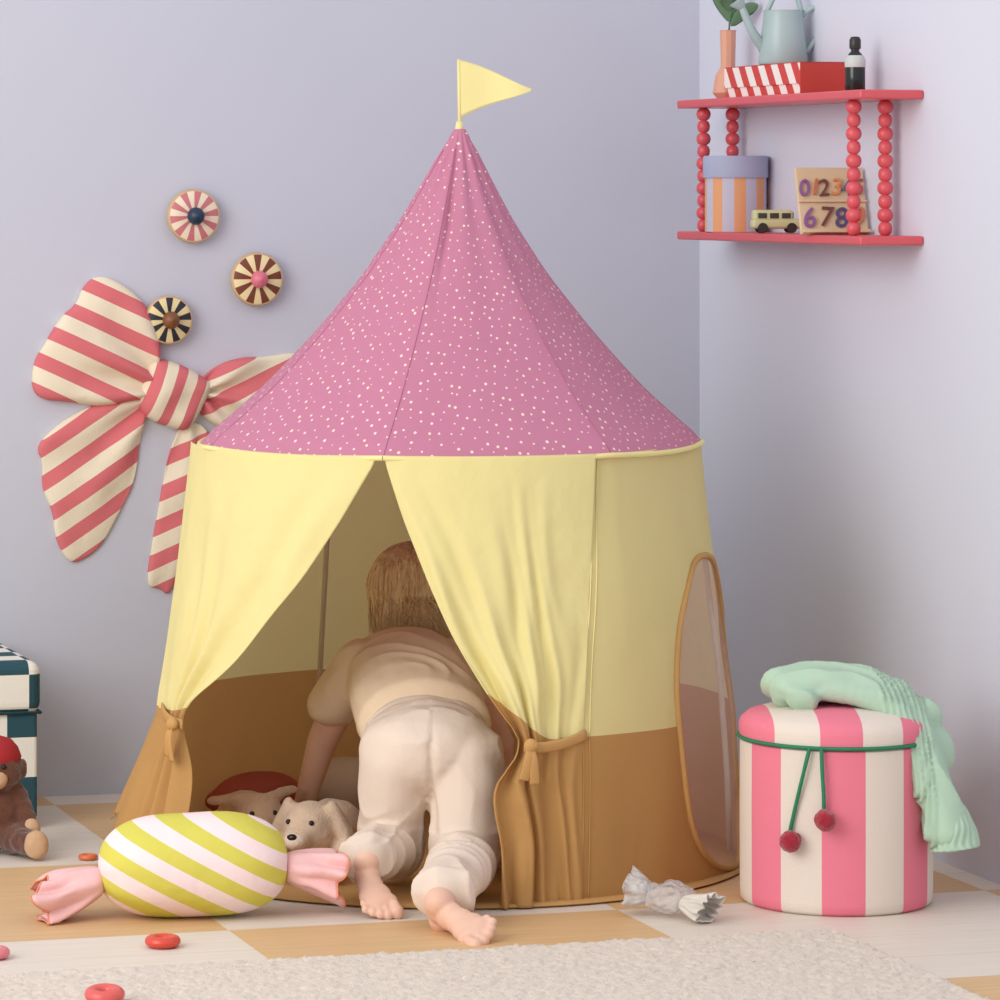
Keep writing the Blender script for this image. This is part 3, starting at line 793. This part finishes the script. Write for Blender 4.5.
lathe('bottle_label',[(.0168,.040),(.0172,.041),(.0172,.052),(.0135,.0595),(.0128,.0595)],plain('bottle_label',(206,212,208),.5,50,0),bot,32,M=bM)
lathe('bottle_cap',[(.0085,.070),(.0095,.072),(.0095,.085),(.007,.090),(0,.091)],plain('bottle_cap',(40,42,40),.4,50,0),bot,32,M=bM)
hb=grp('round_box',SP(.345,.0605,zb),0); hM=Matrix.Translation(SP(.345,.0625,zb))
lathe('box_body',[(.0585,0),(.0585,.11),(.05,.11)],angular('roundbox_stripes',(230,166,118),(196,196,214),8,(0,1),.2,rough=.7,bstr=0),hb,64,M=hM)
lathe('box_lid',[(.060,.103),(.062,.103),(.062,.142),(.060,.1445),(0,.1445)],plain('lid_lilac',(174,180,208),.7,60,.05),hb,64,M=hM)
car=grp('toy_car',SP(.575,.078,zb),0); rc=RS(.580,.078,zb,rot=math.pi/2-YAW+.05)
cy=plain('car_paint',(216,216,162),.45,60,.03); wh=plain('car_window',(70,74,70),.2,60,0); tyr=plain('car_tyre',(52,46,42),.6,60,0)
box('lower_body',-.046,.046,-.018,.018,.008,.026,cy,car,M=rc,bev=.006,seg=4)
box('cabin',-.044,.030,-.0165,.0165,.022,.043,cy,car,M=rc,bev=.006,seg=4)
for i,x in enumerate((-.036,-.014,.008)):
    box('window_pane_%d'%i,x,x+.017,-.0175,.0175,.027,.037,wh,car,M=rc,bev=.001)
box('windscreen',.026,.0312,-.013,.013,.027,.038,wh,car,M=rc,bev=.001)
for x in (-.027,.027):
    for y in (-.0195,.0135):
        lathe('wheel_%d_%d'%(x*1000,y*1000),[(0,0),(.009,0),(.0095,.001),(.0095,.005),(.009,.006),(0,.006)],tyr,car,24,M=rc@Matrix.Translation((x,y+.006,.0095))@Matrix.Rotation(math.pi/2,4,'X'))
nb=grp('number_puzzle_board',SP(.83,.068,zb),0)
brot=math.pi/2-YAW+.22
bMx=RS(.840,.072,zb+.001,rot=brot)@Matrix.Rotation(math.radians(-16),4,'X')
wood=plain('puzzle_wood',(232,206,168),.6,60,.1,.12)
box('board_back',-.064,.064,0,.008,0,.124,wood,nb,M=bMx,bev=.002)
box('board_ledge',-.064,.064,-.012,.0,0,.006,wood,nb,M=bMx,bev=.001)
box('board_middle_ledge',-.064,.064,-.006,.0,.058,.062,wood,nb,M=bMx,bev=.001)
box('board_prop',-.02,.02,.008,.024,0,.008,wood,nb,M=bMx,bev=.001)
cols=[(150,96,160),(210,120,80),(120,66,60),(226,150,90),(96,110,150),(176,80,90),(150,96,160),(120,66,60),(90,80,130),(214,124,90)]
pos=[('0',-.052,.070),('1',-.033,.072),('2',-.015,.070),('3',.007,.072),('4',.028,.070),('5',.049,.072),('6',-.048,.012),('7',-.018,.014),('8',.012,.012),('9',.042,.014)]
for i,(ch,x,z) in enumerate(pos):
    c=bpy.data.curves.new('digit_'+ch,'FONT'); c.body=ch; c.size=.044 if i<6 else .052; c.extrude=.002; c.align_x='CENTER'; c.shear=.15
    o=bpy.data.objects.new('digit_'+ch,c); S.collection.objects.link(o); c.materials.append(plain('digit_paint_'+ch,cols[i],.5,60,0))
    o.matrix_world=bMx@Matrix.Translation((x,-.0035,z))@Matrix.Rotation(math.pi/2,4,'X')@Matrix.Rotation(.06*(-1)**i,4,'Z')
    par(o,nb)

# ------------------------------------------------------------------ checkered storage box at left
NV=(36,76,88); WT=(232,228,218)
ck=grp('checked_storage_box',(-.955,.40,0),YAW)
def ckf(cell,o):
    def f(nt,tc,sp):
        s=None
        for i in range(3):
            q=mathn(nt,'FLOOR',mathn(nt,'DIVIDE',mathn(nt,'ADD',sp.outputs[i],o[i]),cell))
            s=q if s is None else mathn(nt,'ADD',s,q)
        return mathn(nt,'GREATER_THAN',mathn(nt,'FRACT',mathn(nt,'MULTIPLY',s,.5)),.25)
    return f
kM=Matrix.Translation((-.958,.39,0))@RZ
box('box_body',-.19,.19,-.17,.17,.002,.210,two('check_body',NV,WT,ckf(.072,(.01,.013,.05)),rough=.9,bs=200,bstr=.2),ck,M=kM,bev=.006,seg=3)
box('box_lid',-.197,.197,-.177,.177,.207,.303,two('check_lid',NV,WT,ckf(.062,(.013,.017,.03)),rough=.9,bs=200,bstr=.2),ck,M=kM,bev=.022,seg=5)
sweep('lid_piping',[kM@Vector(p) for p in ((-.195,-.175,.211),(.195,-.175,.211),(.195,.175,.211),(-.195,.175,.211),(-.195,-.175,.211))],.003,plain('navy',NV,.8,60,.1),ck,6)

# sitting plush monkey at left edge
pm=grp('plush_monkey',(-.78,.02,0))
fur=plain('monkey_fur',(112,66,46),1.0,260,1.0,.35,sheen=.4,vscale=50); pale=plain('monkey_pale',(210,172,136),1.0,200,.6,.1)
b=Vector((-.784,.03,0))
it=[ell(b+Vector((0,0,.065)),(.055,.045,.062)),ell(b+Vector((.0,-.01,.145)),(.047,.042,.042)),
    ell(b+Vector((.047,0,.145)),(.008,.014,.018)),ell(b+Vector((-.047,0,.145)),(.008,.014,.018))]
it+=cap(b+Vector((.035,0,.10)),.020,b+Vector((.060,-.035,.055)),.016)+cap(b+Vector((-.035,0,.10)),.020,b+Vector((-.06,-.035,.055)),.016)
it+=cap(b+Vector((.03,-.03,.030)),.028,b+Vector((.070,-.080,.026)),.022)+cap(b+Vector((-.03,-.03,.030)),.028,b+Vector((-.070,-.080,.026)),.022)
blob('monkey_body',it,fur,pm,.004,3,disp=(.008,.012))
blob('monkey_muzzle_and_paws',[ell(b+Vector((0,-.045,.132)),(.024,.016,.018)),ell(b+Vector((.076,-.094,.028)),(.022,.018,.026)),ell(b+Vector((-.076,-.094,.028)),(.022,.018,.026)),ell(b+Vector((.064,-.044,.048)),(.017,.015,.018)),ell(b+Vector((-.064,-.044,.048)),(.017,.015,.018))],pale,pm,.004,2,disp=(.004,.01))
dk=plain('monkey_eye',(20,16,16),.2,60,0)
blob('monkey_eyes',[ell(b+Vector((.016,-.047,.155)),.005),ell(b+Vector((-.016,-.047,.155)),.005),ell(b+Vector((0,-.061,.138)),(.006,.004,.004))],dk,pm,.0015,0)
lathe('monkey_hat',[(.042,-.008),(.044,.0),(.038,.016),(.026,.030),(0,.038)],plain('hat_red',(170,36,44),.9,200,.4),pm,32,M=Matrix.Translation(b+Vector((0,-.006,.168))))

# ------------------------------------------------------------------ light + camera
def area(nm,loc,tgt,size,en,col=(1,1,1)):
    l=bpy.data.lights.new(nm,'AREA'); l.size=size; l.energy=en; l.color=col
    o=bpy.data.objects.new(nm,l); S.collection.objects.link(o); o.location=loc
    o.rotation_euler=(Vector(tgt)-Vector(loc)).to_track_quat('-Z','Y').to_euler()
area('window_light',(-2.9,-3.2,2.3),(.1,0,.45),2.8,116,(1,.97,.93))
w=bpy.data.worlds.new('World'); S.world=w; w.use_nodes=True
w.node_tree.nodes['Background'].inputs[0].default_value=(.97,.965,1,1); w.node_tree.nodes['Background'].inputs[1].default_value=.86
cam=bpy.data.cameras.new('Camera'); co=bpy.data.objects.new('Camera',cam); S.collection.objects.link(co)
co.location=(-.254,-6.8,1.156); co.rotation_euler=(math.pi/2,0,0)
cam.sensor_width=36; cam.lens=36*3.910; cam.shift_x=.20; cam.shift_y=-.31; cam.clip_end=50
S.camera=co
